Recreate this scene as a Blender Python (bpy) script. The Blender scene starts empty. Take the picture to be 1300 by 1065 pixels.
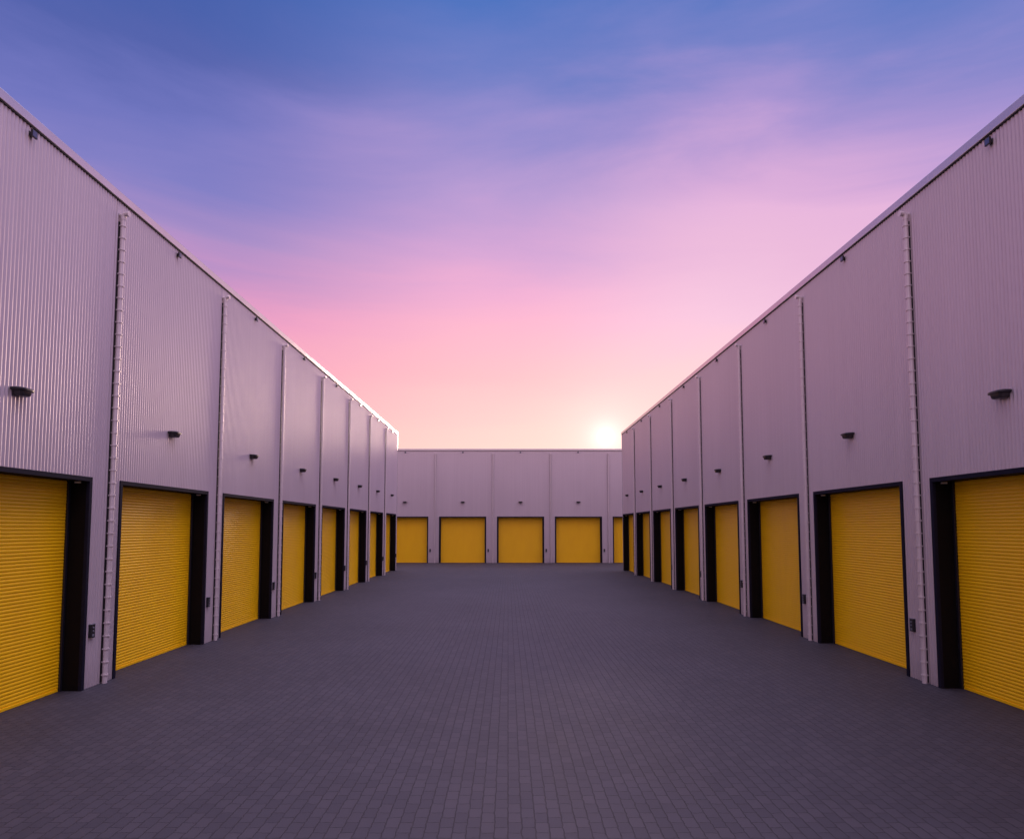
import bpy, math, random
from mathutils import Vector, Matrix

random.seed(7)
R = math.radians
scene = bpy.context.scene
col = scene.collection

# ------------------------------------------------------------------ measured layout (metres)
XL, XR = 7.945, 8.196            # camera axis to the left / right facade
YB = 58.44                       # rear facade
H = 9.858                        # top of the parapet cap
BAY = 5.0
Y_LEFT, Y_RIGHT, X_REAR = 10.807, 11.018, -3.912    # centre of the first bay of each facade
Y_END = 48.24                    # far end of the two side buildings
HW, HD = 2.035, 3.979            # half width and height of a door opening, frame included
TRIM = 0.085
REC = 0.38                       # recess of the curtain
PITCH, AMP = BAY / 60.0, 0.0098  # sine cladding
PIPE_X, BOX_X = 2.615, 2.215
CAM_Z = 3.021

# ------------------------------------------------------------------ materials
def new_mat(name):
    m = bpy.data.materials.new(name)
    m.use_nodes = True
    nt = m.node_tree
    return m, nt, nt.nodes['Principled BSDF']

def link(nt, a, b): nt.links.new(a, b)

def node(nt, kind, **kw):
    n = nt.nodes.new(kind)
    for k, v in kw.items():
        setattr(n, k, v)
    return n

def noise(nt, vec, scale, detail=3.0, rough=0.55):
    n = node(nt, 'ShaderNodeTexNoise')
    n.inputs['Scale'].default_value = scale
    n.inputs['Detail'].default_value = detail
    n.inputs['Roughness'].default_value = rough
    if vec is not None: link(nt, vec, n.inputs['Vector'])
    return n

def math_n(nt, op, a, b=None, c=None, clamp=False):
    n = node(nt, 'ShaderNodeMath', operation=op)
    n.use_clamp = clamp
    for i, v in enumerate((a, b, c)):
        if v is None: continue
        if isinstance(v, (int, float)): n.inputs[i].default_value = v
        else: link(nt, v, n.inputs[i])
    return n.outputs[0]

def mapping(nt, vec, scale=(1, 1, 1), rot=(0, 0, 0)):
    n = node(nt, 'ShaderNodeMapping')
    n.inputs['Scale'].default_value = scale
    n.inputs['Rotation'].default_value = rot
    link(nt, vec, n.inputs['Vector'])
    return n.outputs[0]

def ramp(nt, fac, stops, interp='LINEAR'):
    n = node(nt, 'ShaderNodeValToRGB')
    cr = n.color_ramp
    cr.interpolation = interp
    while len(cr.elements) < len(stops): cr.elements.new(0.5)
    for e, (p, c) in zip(cr.elements, stops):
        e.position = p
        e.color = (*c, 1.0) if len(c) == 3 else c
    link(nt, fac, n.inputs['Fac'])
    return n.outputs['Color']

def mixc(nt, fac, a, b, mode='MIX'):
    n = node(nt, 'ShaderNodeMix', data_type='RGBA', blend_type=mode)
    for sock, v in ((n.inputs['Factor'], fac), (n.inputs['A'], a), (n.inputs['B'], b)):
        pass
    ins = [n.inputs[0], n.inputs[6], n.inputs[7]]
    for sock, v in zip(ins, (fac, a, b)):
        if isinstance(v, (int, float)): sock.default_value = v
        elif isinstance(v, tuple): sock.default_value = (*v, 1.0)
        else: link(nt, v, sock)
    return n.outputs[2]

def surface(name, base, rough, metallic=0.0, var=0.06, rvar=0.08, scale=3.0, spec=0.5, stretch=(1, 1, 1), coat=0.0, space='Object'):
    m, nt, b = new_mat(name)
    tc = node(nt, 'ShaderNodeTexCoord')
    v = mapping(nt, tc.outputs[space], stretch)
    n = noise(nt, v, scale, 5.0, 0.6)
    lo = tuple(max(0.0, c * (1 - var)) for c in base)
    hi = tuple(min(1.0, c * (1 + var)) for c in base)
    c = ramp(nt, n.outputs['Fac'], [(0.3, lo), (0.7, hi)])
    link(nt, c, b.inputs['Base Color'])
    r = math_n(nt, 'MULTIPLY_ADD', n.outputs['Fac'], 2 * rvar, rough - rvar)
    link(nt, r, b.inputs['Roughness'])
    b.inputs['Metallic'].default_value = metallic
    b.inputs['Specular IOR Level'].default_value = spec
    b.inputs['Coat Weight'].default_value = coat
    return m

def cladding_material():
    m, nt, b = new_mat('silver sine cladding')
    tc = node(nt, 'ShaderNodeTexCoord')
    o = tc.outputs['Object']
    soft = noise(nt, mapping(nt, o, (0.35, 0.35, 0.12)), 1.0, 4.0)
    runs = noise(nt, mapping(nt, o, (9.0, 9.0, 0.10)), 1.0, 4.0)       # rain runs down the sheet
    mixf = math_n(nt, 'MULTIPLY_ADD', runs.outputs['Fac'], 0.5, math_n(nt, 'MULTIPLY', soft.outputs['Fac'], 0.5))
    c = ramp(nt, mixf, [(0.32, (0.565, 0.505, 0.52)), (0.68, (0.635, 0.57, 0.585))])
    # splash dirt just above the paving
    sep = node(nt, 'ShaderNodeSeparateXYZ'); link(nt, o, sep.inputs[0])
    up = math_n(nt, 'MULTIPLY_ADD', sep.outputs['Z'], -1.8, 1.0, clamp=True)
    dn = noise(nt, o, 6.0, 5.0)
    df = math_n(nt, 'MULTIPLY', math_n(nt, 'MULTIPLY', up, dn.outputs['Fac']), 0.55, clamp=True)
    c = mixc(nt, df, c, (0.30, 0.26, 0.25))
    link(nt, c, b.inputs['Base Color'])
    link(nt, math_n(nt, 'MULTIPLY_ADD', mixf, 0.10, 0.36), b.inputs['Roughness'])
    b.inputs['Metallic'].default_value = 0.32
    return m

def paver_material():
    m, nt, b = new_mat('concrete block paving')
    tc = node(nt, 'ShaderNodeTexCoord')
    o = tc.outputs['Object']
    # wavy joints: push the coordinates a little before laying the blocks
    w = noise(nt, o, 11.0, 5.0, 0.7)
    sub = node(nt, 'ShaderNodeVectorMath', operation='SUBTRACT'); link(nt, w.outputs['Color'], sub.inputs[0]); sub.inputs[1].default_value = (.5, .5, .5)
    scl = node(nt, 'ShaderNodeVectorMath', operation='SCALE'); link(nt, sub.outputs[0], scl.inputs[0]); scl.inputs['Scale'].default_value = 0.06
    add = node(nt, 'ShaderNodeVectorMath', operation='ADD'); link(nt, o, add.inputs[0]); link(nt, scl.outputs[0], add.inputs[1])
    v = mapping(nt, add.outputs[0], (1, 1, 1), (0, 0, R(90)))
    br = node(nt, 'ShaderNodeTexBrick')
    br.offset = 0.5; br.offset_frequency = 2; br.squash = 1.0
    link(nt, v, br.inputs['Vector'])
    for k, val in (('Scale', 1.0), ('Mortar Size', 0.007), ('Mortar Smooth', 0.6), ('Bias', 0.0), ('Brick Width', 0.235), ('Row Height', 0.139)):
        br.inputs[k].default_value = val
    br.inputs['Color1'].default_value = (0.0, 0.0, 0.0, 1)
    br.inputs['Color2'].default_value = (1.0, 1.0, 1.0, 1)
    br.inputs['Mortar'].default_value = (0.5, 0.5, 0.5, 1)
    sepc = node(nt, 'ShaderNodeSeparateColor'); link(nt, br.outputs['Color'], sepc.inputs[0])
    tone = ramp(nt, sepc.outputs[0], [(0.0, (0.034, 0.034, 0.043)), (0.5, (0.039, 0.039, 0.048)), (1.0, (0.045, 0.044, 0.053))])
    fine = noise(nt, o, 140.0, 4.0, 0.7)
    big = noise(nt, o, 0.22, 5.0, 0.6)
    mid = noise(nt, mapping(nt, o, (1, 0.35, 1)), 1.1, 5.0, 0.65)
    c = mixc(nt, 1.0, tone, ramp(nt, fine.outputs['Fac'], [(0.25, (0.78,) * 3), (0.75, (1.2,) * 3)]), 'MULTIPLY')
    c = mixc(nt, 1.0, c, ramp(nt, big.outputs['Fac'], [(0.3, (0.84, 0.83, 0.84)), (0.7, (1.12, 1.11, 1.12))]), 'MULTIPLY')
    c = mixc(nt, 1.0, c, ramp(nt, mid.outputs['Fac'], [(0.3, (0.88,) * 3), (0.7, (1.08,) * 3)]), 'MULTIPLY')
    c = mixc(nt, math_n(nt, 'MULTIPLY', br.outputs['Fac'], 0.85), c, (0.010, 0.009, 0.012))
    link(nt, c, b.inputs['Base Color'])
    link(nt, math_n(nt, 'MULTIPLY_ADD', mid.outputs['Fac'], 0.16, 0.60), b.inputs['Roughness'])
    b.inputs['Specular IOR Level'].default_value = 0.34
    hgt = math_n(nt, 'MULTIPLY_ADD', br.outputs['Fac'], -1.0, math_n(nt, 'MULTIPLY', fine.outputs['Fac'], 0.18))
    hgt = math_n(nt, 'MULTIPLY_ADD', sepc.outputs[0], 0.25, hgt)
    bp = node(nt, 'ShaderNodeBump'); bp.inputs['Strength'].default_value = 0.7; bp.inputs['Distance'].default_value = 0.006
    link(nt, hgt, bp.inputs['Height']); link(nt, bp.outputs[0], b.inputs['Normal'])
    return m

M = {
    'clad': cladding_material(),
    'cap': surface('folded aluminium cap', (0.62, 0.585, 0.61), 0.24, 0.65, 0.05, 0.05, 2.0),
    'shadow_gap': surface('black cap shade', (0.012, 0.012, 0.014), 0.7, 0, 0.1, 0.05, 8.0),  # black stands in for the shade below the parapet cap
    'roof': surface('grey roofing felt', (0.16, 0.155, 0.16), 0.85, 0, 0.2, 0.06, 2.0),
    'pipe': surface('grey plastic pipe', (0.68, 0.62, 0.61), 0.36, 0.25, 0.08, 0.08, 4.0, stretch=(1, 1, .25)),
    'yellow': surface('yellow enamel slats', (1.0, 0.58, 0.004), 0.40, 0.0, 0.04, 0.07, 1.5, stretch=(1, 1, .4), spec=0.35),
    'frame': surface('navy black frame paint', (0.013, 0.013, 0.024), 0.7, 0, 0.12, 0.06, 5.0, spec=0.06),
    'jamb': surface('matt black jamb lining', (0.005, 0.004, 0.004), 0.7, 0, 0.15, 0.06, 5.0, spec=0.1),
    'rail': surface('dark guide rail', (0.014, 0.014, 0.022), 0.45, 0.2, 0.1, 0.06, 6.0),
    'black': surface('black powder coat', (0.014, 0.014, 0.017), 0.38, 0, 0.15, 0.06, 9.0),
    'lens': surface('smoked lamp lens', (0.05, 0.045, 0.045), 0.16, 0, 0.1, 0.03, 9.0),
    'glass': surface('floodlight glass', (0.10, 0.12, 0.19), 0.06, 0.55, 0.05, 0.02, 9.0),
    'white': surface('white plastic', (0.75, 0.75, 0.74), 0.4, 0, 0.04, 0.05, 9.0),
    'grey': surface('grey button plastic', (0.16, 0.17, 0.20), 0.35, 0, 0.08, 0.05, 9.0),
    'pavers': paver_material(),
}
def vary(m, amount):                 # no two doors faded quite alike
    nt = m.node_tree; b = nt.nodes['Principled BSDF']
    src = b.inputs['Base Color'].links[0].from_socket
    oi = node(nt, 'ShaderNodeObjectInfo')
    f = math_n(nt, 'MULTIPLY_ADD', oi.outputs['Random'], 2 * amount, 1 - amount)
    sc = node(nt, 'ShaderNodeVectorMath', operation='SCALE'); link(nt, src, sc.inputs[0]); link(nt, f, sc.inputs['Scale'])
    link(nt, sc.outputs[0], b.inputs['Base Color'])
vary(M['yellow'], 0.045)
vary(M['pipe'], 0.05)

# ------------------------------------------------------------------ mesh helpers
class MB:
    def __init__(self): self.v, self.f, self.s = [], [], []
    def add(self, verts, faces, smooth=False):
        k = len(self.v)
        self.v += [tuple(p) for p in verts]
        self.f += [tuple(i + k for i in f) for f in faces]
        self.s += [smooth] * len(faces)
    def box(self, x0, x1, y0, y1, z0, z1):
        self.add([(x0, y0, z0), (x1, y0, z0), (x1, y1, z0), (x0, y1, z0), (x0, y0, z1), (x1, y0, z1), (x1, y1, z1), (x0, y1, z1)],
                 [(0, 3, 2, 1), (4, 5, 6, 7), (0, 1, 5, 4), (1, 2, 6, 5), (2, 3, 7, 6), (3, 0, 4, 7)])
    def rings(self, rings, smooth=True, cap0=True, cap1=True):
        n = len(rings[0]); vs = [p for r in rings for p in r]; fs = []
        for a in range(len(rings) - 1):
            for i in range(n):
                j = (i + 1) % n
                fs.append((a * n + i, a * n + j, (a + 1) * n + j, (a + 1) * n + i))
        self.add(vs, fs, smooth)
        if cap0: self.add(rings[0], [tuple(range(n))[::-1]])
        if cap1: self.add(rings[-1], [tuple(range(n))])
    def tube(self, pts, rad, n=14):
        rings = []
        for i, p in enumerate(pts):
            p = Vector(p)
            a = Vector(pts[max(0, i - 1)]); b = Vector(pts[min(len(pts) - 1, i + 1)])
            d = (b - a).normalized()
            ref = Vector((1, 0, 0)) if abs(d.x) < 0.9 else Vector((0, 1, 0))
            e1 = d.cross(ref).normalized(); e2 = d.cross(e1).normalized()
            r = rad[i] if isinstance(rad, (list, tuple)) else rad
            rings.append([p + r * (math.cos(t) * e1 + math.sin(t) * e2) for t in [2 * math.pi * k / n for k in range(n)]])
        self.rings(rings)
    def build(self, name, mat, parent=None, bevel=0.0):
        me = bpy.data.meshes.new(name)
        me.from_pydata(self.v, [], self.f)
        me.polygons.foreach_set('use_smooth', self.s)
        me.materials.append(mat)
        me.update()
        import bmesh
        bm = bmesh.new(); bm.from_mesh(me)
        if any(len(f.verts) > 2 for f in bm.faces) and bevel >= 0:
            bmesh.ops.recalc_face_normals(bm, faces=bm.faces)
        bm.to_mesh(me); bm.free()
        o = bpy.data.objects.new(name, me)
        col.objects.link(o)
        if parent: o.parent = parent
        if bevel > 0:
            md = o.modifiers.new('bevel', 'BEVEL'); md.width = bevel; md.segments = 2; md.limit_method = 'ANGLE'
        return o

def empty(name, loc=(0, 0, 0), rz=0.0, parent=None):
    o = bpy.data.objects.new(name, None)
    col.objects.link(o)
    o.empty_display_size = 0.3
    o.location = loc; o.rotation_euler = (0, 0, rz)
    if parent: o.parent = parent
    return o

def tag(o, label, cat, group=None):
    o['label'] = label; o['category'] = cat
    if group: o['group'] = group
    return o

def copy_tree(o, parent=None):
    c = o.copy(); col.objects.link(c)
    if parent is not None: c.parent = parent
    for ch in [x for x in bpy.data.objects if x.parent == o]:
        copy_tree(ch, c)
    return c

# ------------------------------------------------------------------ setting: paving
g = MB()
g.add([(-300, -200, 0), (300, -200, 0), (300, 400, 0), (-300, 400, 0)], [(0, 1, 2, 3)])
ground = g.build('ground', M['pavers'], bevel=-1)
ground['kind'] = 'structure'

# ------------------------------------------------------------------ warehouse parts, in facade space
# facade space: x to the right as one faces the wall, y into the building, z up
def clad_sheet(x0, x1, ztop, openings=(), flats=()):
    step = PITCH / 8.0
    xs = []
    n = int(round((x1 - x0) / step))
    for i in range(n + 1): xs.append(x0 + (x1 - x0) * i / n)
    cuts = [e for o in openings for e in o]
    cuts += [e for o in flats for e in o]
    xs = sorted(xs + cuts)
    ys = []
    for x in xs:
        y = AMP * math.cos(2 * math.pi * x / PITCH)
        for a, b in flats:
            if a - 1e-6 <= x <= b + 1e-6: y = 0.012
        ys.append(y)
    m = MB()
    vs, fs = [], []
    for i, (x, y) in enumerate(zip(xs, ys)):
        zb = 0.0
        vs += [(x, y, 0.0), (x, y, HD - 0.03), (x, y, ztop)]
    for i in range(len(xs) - 1):
        if xs[i + 1] - xs[i] < 1e-7: continue
        mid = 0.5 * (xs[i] + xs[i + 1])
        a, b = 3 * i, 3 * i + 3
        fs.append((a + 1, b + 1, b + 2, a + 2))
        if not any(o[0] < mid < o[1] for o in openings):
            fs.append((a, b, b + 1, a + 1))
    m.add(vs, fs, True)
    return m

def curtain_mesh():
    m = MB()
    hw = HW - TRIM - 0.035
    z0, z1 = 0.055, HD - 0.02
    n = 63
    p = (z1 - z0) / n
    prof = []
    for i in range(n):
        zb = z0 + i * p
        for t, d in ((0.0, 0.0), (0.06, -0.006), (0.2, -0.0095), (0.45, -0.0115), (0.70, -0.0095), (0.86, -0.006), (0.93, 0.0)):
            prof.append((d, zb + t * p))
    prof.append((0.0, z1))
    vs, fs = [], []
    for d, z in prof: vs += [(-hw, REC + d, z), (hw, REC + d, z)]
    for i in range(len(prof) - 1):
        a = 2 * i
        fs.append((a, a + 1, a + 3, a + 2))
    m.add(vs, fs, False)
    return m

def make_door():
    root = curtain_mesh().build('roller_door', M['yellow'], bevel=-1)
    f = MB()          # frame: two posts and a head, standing 30 mm proud of the sheet
    f.box(-HW, -HW + TRIM, -0.034, 0.03, 0, HD - TRIM)
    f.box(HW - TRIM, HW, -0.034, 0.03, 0, HD - TRIM)
    f.box(-HW, HW, -0.034, 0.03, HD - TRIM, HD)
    f.build('door_frame', M['frame'], root, bevel=0.004)
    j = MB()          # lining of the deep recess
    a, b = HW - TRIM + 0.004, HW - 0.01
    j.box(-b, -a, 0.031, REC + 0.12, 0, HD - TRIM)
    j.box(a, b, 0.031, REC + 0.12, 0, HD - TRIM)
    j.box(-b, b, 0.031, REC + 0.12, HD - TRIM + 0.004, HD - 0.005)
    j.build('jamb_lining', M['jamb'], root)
    for s in (-1, 1):
        r = MB()
        x0, x1 = sorted((s * (HW - TRIM + 0.003), s * (HW - TRIM - 0.055)))
        r.box(x0, x1, REC - 0.055, REC - 0.02, 0, HD - TRIM + 0.002)
        r.build('guide_rail', M['rail'], root, bevel=0.003)
    bb = MB()
    hw = HW - TRIM - 0.06
    bb.box(-hw, hw, REC - 0.022, REC + 0.01, 0.004, 0.056)
    bb.build('bottom_bar', M['yellow'], root, bevel=0.005)
    for s in (-1, 1):
        sn = MB()
        x0, x1 = sorted((s * (HW - TRIM + 0.003), s * (HW - TRIM - 0.035)))
        sn.box(x0, x1, 0.13, 0.24, HD - TRIM - 0.034, HD - TRIM - 0.003)
        sn.build('door_sensor', M['white'], root, bevel=0.004)
    return root

def make_pipe():
    top = 9.31
    m = MB()
    yc, r = -0.072, 0.047
    n = 18
    def ring(rr, zz): return [(rr * math.cos(2 * math.pi * i / n), yc + rr * math.sin(2 * math.pi * i / n), zz) for i in range(n)]
    m.rings([ring(r, 0.0), ring(r, top)], smooth=True)
    z = 0.16
    while z < top - 0.03:                     # collars, each with a clip back to the sheet
        m.rings([ring(r + 0.014, z - 0.012), ring(r + 0.014, z + 0.012)], smooth=True)
        m.box(-0.048, 0.048, yc + 0.02, -0.0235, z - 0.010, z + 0.010)
        z += 0.25
    root = m.build('downpipe', M['pipe'])
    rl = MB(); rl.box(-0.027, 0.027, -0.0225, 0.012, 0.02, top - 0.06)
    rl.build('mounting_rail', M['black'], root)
    e = MB()
    pts = [(0, yc, top - 0.02), (0, yc, top + 0.05), (0, yc - 0.015, top + 0.085), (0, yc - 0.05, top + 0.105), (0, yc - 0.105, top + 0.108)]
    e.tube(pts, [r + 0.006, r + 0.006, r + 0.004, r, r], 18)
    e.tube([(0, yc - 0.104, top + 0.108), (0, yc - 0.122, top + 0.108)], r + 0.010, 18)
    e.tube([(0, yc + 0.01, top + 0.085), (0, 0.0, top + 0.085)], r * 0.8, 14)
    e.build('pipe_elbow', M['pipe'], root)
    return root

def half_oval(L, D, z, y0, n=26, p=3.8):
    pts = []
    for i in range(n + 1):
        t = math.pi * i / n
        c, s = math.cos(t), math.sin(t)
        x = L / 2 * math.copysign(abs(c) ** (2 / p), c)
        y = -D * abs(s) ** (2 / p)
        pts.append((x, y0 + y, z))
    return pts

def make_lamp():
    """wall lamp: origin on the wall face; flat dark hood above a tapering half bowl"""
    root = empty('wall_lamp')
    h = MB()
    h.rings([half_oval(.345, .176, .020, -.015), half_oval(.365, .190, .028, -.015), half_oval(.365, .190, .056, -.015), half_oval(.335, .168, .070, -.015), half_oval(.20, .09, .078, -.015)], smooth=False)
    h.build('hood', M['black'], root, bevel=0.003)
    b = MB()
    b.rings([half_oval(.17, .125, -.062, -.015), half_oval(.215, .150, -.056, -.015), half_oval(.240, .163, -.040, -.015), half_oval(.270, .172, .004, -.015), half_oval(.282, .174, .020, -.015)], smooth=True)
    b.build('bowl', M['lens'], root)
    p = MB(); p.box(-.08, .08, -.015, .012, -.05, .06)
    p.build('wall_plate', M['black'], root, bevel=0.004)
    return root

def make_floodlight():
    root = empty('floodlight')
    h = MB()
    def rect(w, y, hh): return [(-w, y, -hh), (w, y, -hh), (w, y, hh), (-w, y, hh)]
    h.rings([rect(.062, -.082, .062), rect(.062, -.058, .062), rect(.04, -.035, .045)], smooth=False)
    h.build('housing', M['black'], root, bevel=0.004)
    gl = MB(); gl.box(-.050, .050, -.086, -.0816, -.049, .049)
    gl.build('front_glass', M['glass'], root, bevel=0.002)
    b = MB()
    b.box(-.03, .03, -.036, .012, -.03, .03)
    b.box(-.04, .04, -.012, .012, -.045, .045)
    b.build('bracket', M['black'], root, bevel=0.003)
    return root

def make_switch():
    root = empty('switch_box')
    c = MB(); c.box(-.062, .062, -.055, .012, -.125, .125)
    c.build('casing', M['black'], root, bevel=0.007)
    t = MB(); t.box(-.066, .066, -.066, -.012, .1255, .137)
    t.build('rain_hood', M['grey'], root, bevel=0.003)
    for z in (.065, 0.0):
        b = MB()
        b.tube([(0, -.054, z), (0, -.066, z)], [.019, .017], 14)
        b.build('button', M['grey'], root)
    k = MB()
    k.box(-.028, .028, -.060, -.054, -.10, -.055)
    k.build('key_plate', M['grey'], root, bevel=0.002)
    return root

def make_warehouse(name, loc, rz, bays, x0, x1, depth, pipes):
    root = empty(name, loc, rz)
    ops = [(BAY * i - HW + 0.02, BAY * i + HW - 0.02) for i in bays]
    flats = [(BAY * i + PIPE_X - 0.098, BAY * i + PIPE_X - 0.084) for i in bays if x0 < BAY * i + PIPE_X < x1 - 0.1]   # sheet joints
    zt = H - 0.178
    clad_sheet(x0, x1, zt, ops, flats).build('wall', M['clad'], root, bevel=-1)
    # the two gable ends and the back, plain sheets of the same cladding
    for x, s in ((x0, 1), (x1, -1)):
        w = clad_sheet(0.0, depth, zt)
        w.v = [(x + s * (y + 0.01), px, z) for (px, y, z) in w.v]
        w.build('wall', M['clad'], root, bevel=-1)
    w = MB(); w.box(x0, x1, depth - 0.02, depth, 0, zt); w.build('wall', M['clad'], root)
    # corner flashings, skirting seal
    for x in (x0, x1):
        c = MB(); c.box(x - 0.035, x + 0.035, -0.022, 0.07, 0, zt); c.build('corner_flashing', M['cap'], root, bevel=0.006)
    # parapet cap: folded metal, overhanging, the shade below it built as a black strip
    a, b, d0, d1 = x0 - 0.05, x1 + 0.05, -0.045, depth + 0.05
    c = MB()
    z0, z1 = H - 0.165, H
    c.box(a, b, d0, d0 + 0.42, z0, z1)
    c.box(a, b, d1 - 0.42, d1, z0, z1)
    c.box(a, a + 0.42, d0 + 0.42, d1 - 0.42, z0, z1)
    c.box(b - 0.42, b, d0 + 0.42, d1 - 0.42, z0, z1)
    c.build('parapet_cap', M['cap'], root, bevel=0.010)
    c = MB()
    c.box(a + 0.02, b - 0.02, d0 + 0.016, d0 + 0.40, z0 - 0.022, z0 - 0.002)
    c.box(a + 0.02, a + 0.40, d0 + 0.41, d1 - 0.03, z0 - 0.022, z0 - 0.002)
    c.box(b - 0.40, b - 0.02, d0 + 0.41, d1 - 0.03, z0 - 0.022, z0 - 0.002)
    c.build('cap_shade_strip', M['shadow_gap'], root)
    rf = MB(); rf.box(x0 + 0.05, x1 - 0.05, 0.12, depth - 0.06, zt - 0.5, zt - 0.35)
    rf.build('roof', M['roof'], root)
    for i in bays:
        d = copy_tree(door0, root) if make_warehouse.used else door0
        make_warehouse.used = True
        d.parent = root; d.location = (BAY * i, 0, 0)
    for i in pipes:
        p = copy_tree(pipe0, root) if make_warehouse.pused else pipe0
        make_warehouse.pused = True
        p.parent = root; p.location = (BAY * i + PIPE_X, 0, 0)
    return root
make_warehouse.used = make_warehouse.pused = False

door0 = make_door()
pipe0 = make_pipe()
n8 = range(8)
rear = make_warehouse('warehouse', (X_REAR, YB, 0), 0.0, range(-1, 4), -36.0, 44.0, 24.0, range(-1, 3))
left = make_warehouse('warehouse', (-XL, Y_LEFT, 0), R(90), n8, -30.0, Y_END - Y_LEFT, 22.0, range(0, 7))
right = make_warehouse('warehouse', (XR, Y_RIGHT, 0), R(-90), [-i for i in n8], -(Y_END - Y_RIGHT), 30.0, 22.0, [-i for i in range(1, 8)])
WG = 'corrugated warehouses round the yard'
tag(rear, 'low looking corrugated warehouse closing the far end of the yard, seen square on', 'warehouse', WG)
tag(left, 'long corrugated warehouse along the left side of the yard with yellow doors', 'warehouse', WG)
tag(right, 'long corrugated warehouse along the right side of the yard with yellow doors', 'warehouse', WG)

# ------------------------------------------------------------------ fittings on the facades (things of their own)
ORD = ['nearest', 'second nearest', 'third nearest', 'fourth nearest', 'fourth farthest', 'third farthest', 'second farthest', 'farthest']
REAR = ['half hidden leftmost', 'second from left', 'middle', 'fourth from left']
bldgs = [('left', left, [(i, ORD[i]) for i in n8]), ('right', right, [(-i, ORD[i]) for i in n8]), ('rear', rear, [(i - 1, REAR[i]) for i in range(4)])]

def place(first, proto_used, b, x, z):
    o = first if not proto_used else copy_tree(first)
    o.matrix_world = Matrix.Translation(b.location) @ Matrix.Rotation(b.rotation_euler.z, 4, 'Z') @ Matrix.Translation((x, 0, z))
    return o

lamp0, flood0, switch0 = make_lamp(), make_floodlight(), make_switch()
used = False
for side, b, bays in bldgs:
    for i, word in bays:
        o = place(lamp0, used, b, BAY * i, 5.20)
        tag(o, f'black hooded wall lamp above the {word} yellow door of the {side} warehouse', 'wall lamp', 'wall lamps above the yellow doors')
        o = place(flood0, used, b, BAY * i, 9.54)
        tag(o, f'black floodlight under the roof edge above the {word} door of the {side} warehouse', 'floodlight', 'floodlights under the roof edges')
        if not (side == 'right' and i == 0):
            o = place(switch0, used, b, BAY * i + BOX_X, 1.06)
            tag(o, f'black switch box beside the {word} yellow door of the {side} warehouse', 'switch box', 'switch boxes beside the doors')
        used = True

# ------------------------------------------------------------------ sky and sun
SUN_EL, SUN_AZ = R(7.6), R(8.3)                      # azimuth from +Y towards +X
sd = Vector((math.cos(SUN_EL) * math.sin(SUN_AZ), math.cos(SUN_EL) * math.cos(SUN_AZ), math.sin(SUN_EL)))
world = bpy.data.worlds.new('World')
scene.world = world
world.use_nodes = True
nt = world.node_tree
bg = nt.nodes['Background']
tc = node(nt, 'ShaderNodeTexCoord')
dirv = tc.outputs['Generated']
sp = node(nt, 'ShaderNodeSeparateXYZ'); link(nt, dirv, sp.inputs[0])
X, Y, Z = sp.outputs
zc = math_n(nt, 'MAXIMUM', Z, 0.0)
az = math_n(nt, 'ARCTAN2', X, Y)
cv = node(nt, 'ShaderNodeCombineXYZ'); link(nt, az, cv.inputs[0]); link(nt, zc, cv.inputs[1]); link(nt, Z, cv.inputs[2])
wisp = noise(nt, mapping(nt, cv.outputs[0], (1.5, 7.5, 1), (0, 0, R(-9))), 1.0, 7.0, 0.56)
wisp.inputs['Distortion'].default_value = 0.5
wide = noise(nt, mapping(nt, cv.outputs[0], (1.1, 2.6, 1), (0, 0, R(16))), 1.0, 3.0, 0.5)
nsum = math_n(nt, 'ADD', math_n(nt, 'MULTIPLY_ADD', wisp.outputs['Fac'], 0.23, -0.115), math_n(nt, 'MULTIPLY_ADD', wide.outputs['Fac'], 0.12, -0.098))
amt = math_n(nt, 'MULTIPLY_ADD', zc, 1.3, 0.25, clamp=True)
s = math_n(nt, 'MULTIPLY_ADD', nsum, amt, zc)
s = math_n(nt, 'MULTIPLY_ADD', math_n(nt, 'MAXIMUM', math_n(nt, 'ADD', X, -0.34), 0.0), 0.28, s)

def srgb(r, g, b):
    f = lambda c: (c / 255) / 12.92 if c / 255 <= 0.04045 else ((c / 255 + 0.055) / 1.055) ** 2.4
    return (f(r), f(g), f(b))
sky_l = ramp(nt, s, [(0.0, srgb(255, 205, 190)), (0.13, srgb(255, 192, 188)), (0.20, srgb(251, 170, 190)), (0.25, srgb(238, 157, 194)), (0.285, srgb(208, 148, 196)),
                     (0.33, srgb(168, 140, 198)), (0.39, srgb(130, 126, 196)), (0.45, srgb(112, 116, 190)), (0.52, srgb(84, 98, 172)), (0.62, srgb(62, 92, 168))])
sky_m = ramp(nt, s, [(0.0, srgb(255, 214, 204)), (0.13, srgb(255, 205, 202)), (0.20, srgb(255, 188, 198)), (0.26, srgb(248, 178, 206)), (0.31, srgb(238, 172, 210)),
                     (0.36, srgb(214, 164, 212)), (0.42, srgb(184, 154, 210)), (0.49, srgb(146, 138, 204)), (0.56, srgb(108, 124, 196)), (0.64, srgb(68, 112, 190))])
sky_r = ramp(nt, s, [(0.0, srgb(255, 216, 210)), (0.13, srgb(255, 208, 208)), (0.20, srgb(255, 205, 212)), (0.27, srgb(244, 196, 222)), (0.35, srgb(234, 184, 218)),
                     (0.41, srgb(230, 180, 219)), (0.45, srgb(216, 170, 216)), (0.50, srgb(172, 148, 209)), (0.56, srgb(124, 130, 200)), (0.63, srgb(80, 116, 192))])
def smooth(val, a, b, lo=0.0, hi=1.0):
    n = node(nt, 'ShaderNodeMapRange', interpolation_type='SMOOTHSTEP')
    link(nt, val, n.inputs['Value'])
    for k, v in zip(('From Min', 'From Max', 'To Min', 'To Max'), (a, b, lo, hi)): n.inputs[k].default_value = v
    return n.outputs['Result']
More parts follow.
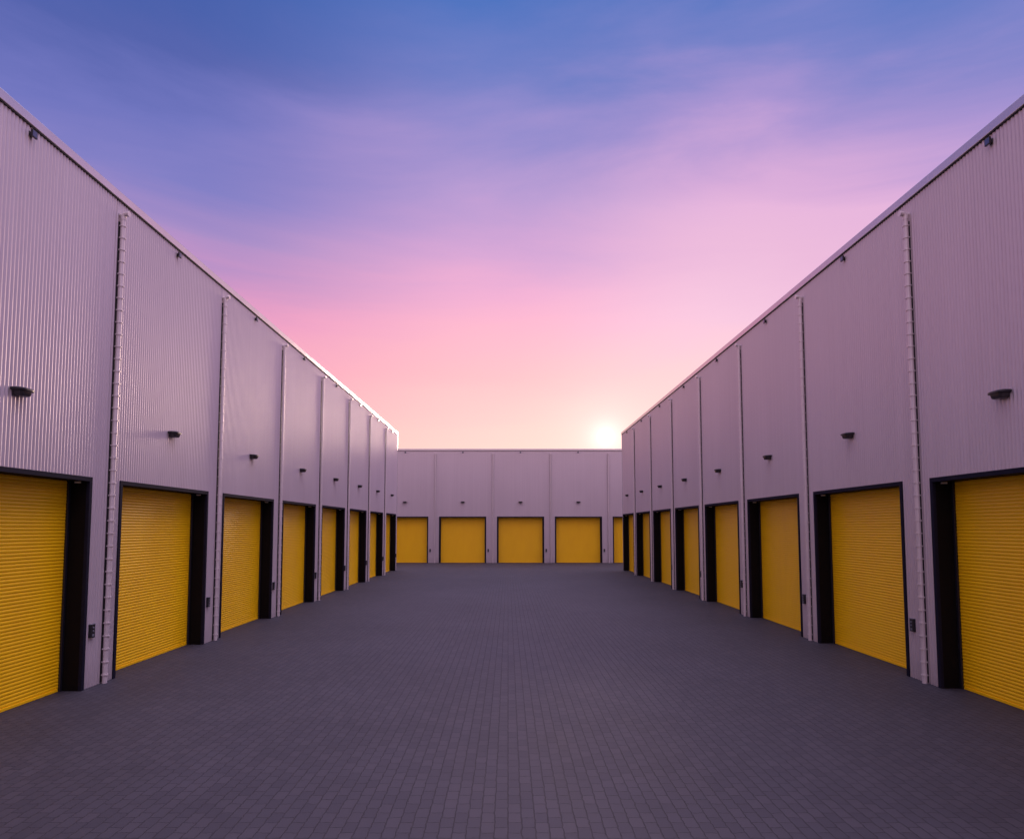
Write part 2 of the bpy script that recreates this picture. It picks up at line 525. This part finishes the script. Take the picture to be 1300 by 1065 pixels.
sky = mixc(nt, smooth(X, -0.40, -0.02), sky_l, sky_m)
sky = mixc(nt, smooth(X, 0.0, 0.32), sky, sky_r)
# unseen sky overhead and behind the camera, brightened to fill walls, doors and paving
over = smooth(zc, 0.64, 0.88)
back = math_n(nt, 'MULTIPLY', smooth(Y, 0.1, -0.6), smooth(zc, 0.0, 0.25))
side = math_n(nt, 'MULTIPLY_ADD', Y, 0.3, math_n(nt, 'MULTIPLY_ADD', X, 1.6, 1.55))
side = math_n(nt, 'MAXIMUM', side, 0.25)
lit = node(nt, 'ShaderNodeVectorMath', operation='SCALE'); lit.inputs[0].default_value = (1.46, 1.15, 1.68)
link(nt, side, lit.inputs['Scale'])
sky = mixc(nt, back, sky, (0.78, 0.53, 0.78))
sky = mixc(nt, over, sky, lit.outputs[0])
# sun aureole
dt = node(nt, 'ShaderNodeVectorMath', operation='DOT_PRODUCT')
link(nt, dirv, dt.inputs[0]); dt.inputs[1].default_value = sd
dp = math_n(nt, 'MAXIMUM', dt.outputs['Value'], 0.0)
acc = sky
for power, strength, colr in ((50, 0.06, (1.0, 0.66, 0.50)), (600, 0.11, (1.0, 0.90, 0.84)), (4000, 0.30, (1.0, 0.95, 0.90)), (45000, 2.0, (1.0, 0.97, 0.90))):
    gl = math_n(nt, 'MULTIPLY', math_n(nt, 'POWER', dp, float(power)), strength)
    sc = node(nt, 'ShaderNodeVectorMath', operation='SCALE'); sc.inputs[0].default_value = colr
    link(nt, gl, sc.inputs['Scale'])
    acc = mixc(nt, 1.0, acc, sc.outputs[0], 'ADD')
# physical sky underneath, low and faint at dusk
ns = node(nt, 'ShaderNodeTexSky', sky_type='NISHITA')
ns.sun_disc = False
ns.sun_elevation = SUN_EL
ns.sun_rotation = SUN_AZ
nsc = node(nt, 'ShaderNodeVectorMath', operation='SCALE'); link(nt, ns.outputs[0], nsc.inputs[0]); nsc.inputs['Scale'].default_value = 0.004
acc = mixc(nt, 1.0, acc, nsc.outputs[0], 'ADD')
link(nt, acc, bg.inputs['Color'])
bg.inputs['Strength'].default_value = 1.0

sl = bpy.data.lights.new('sun', 'SUN')
sl.energy = 1.7
sl.angle = R(11.0)
sl.color = (1.0, 0.70, 0.56)
so = bpy.data.objects.new('sun', sl)
col.objects.link(so)
so.rotation_euler = sd.to_track_quat('Z', 'Y').to_euler()
so.location = (10, 60, 30)

# ------------------------------------------------------------------ camera
cam = bpy.data.cameras.new('camera')
co = bpy.data.objects.new('camera', cam)
col.objects.link(co)
scene.camera = co
co.location = (0, 0, CAM_Z)
co.rotation_euler = (R(90) + 0.0692, 0, 0)
cam.sensor_fit = 'HORIZONTAL'
cam.sensor_width = 36.0
cam.lens = 857.54 / 1300 * 36.0
cam.shift_x = (650 - 644.845) / 1300
cam.shift_y = (610.256 - 532.5) / 1300
cam.clip_start = 0.1
cam.clip_end = 2000

scene.view_settings.view_transform = 'Standard'
scene.view_settings.look = 'None'
scene.view_settings.exposure = 0.0
scene.view_settings.gamma = 1.0
scene.cycles.max_bounces = 8
scene.cycles.use_denoising = True
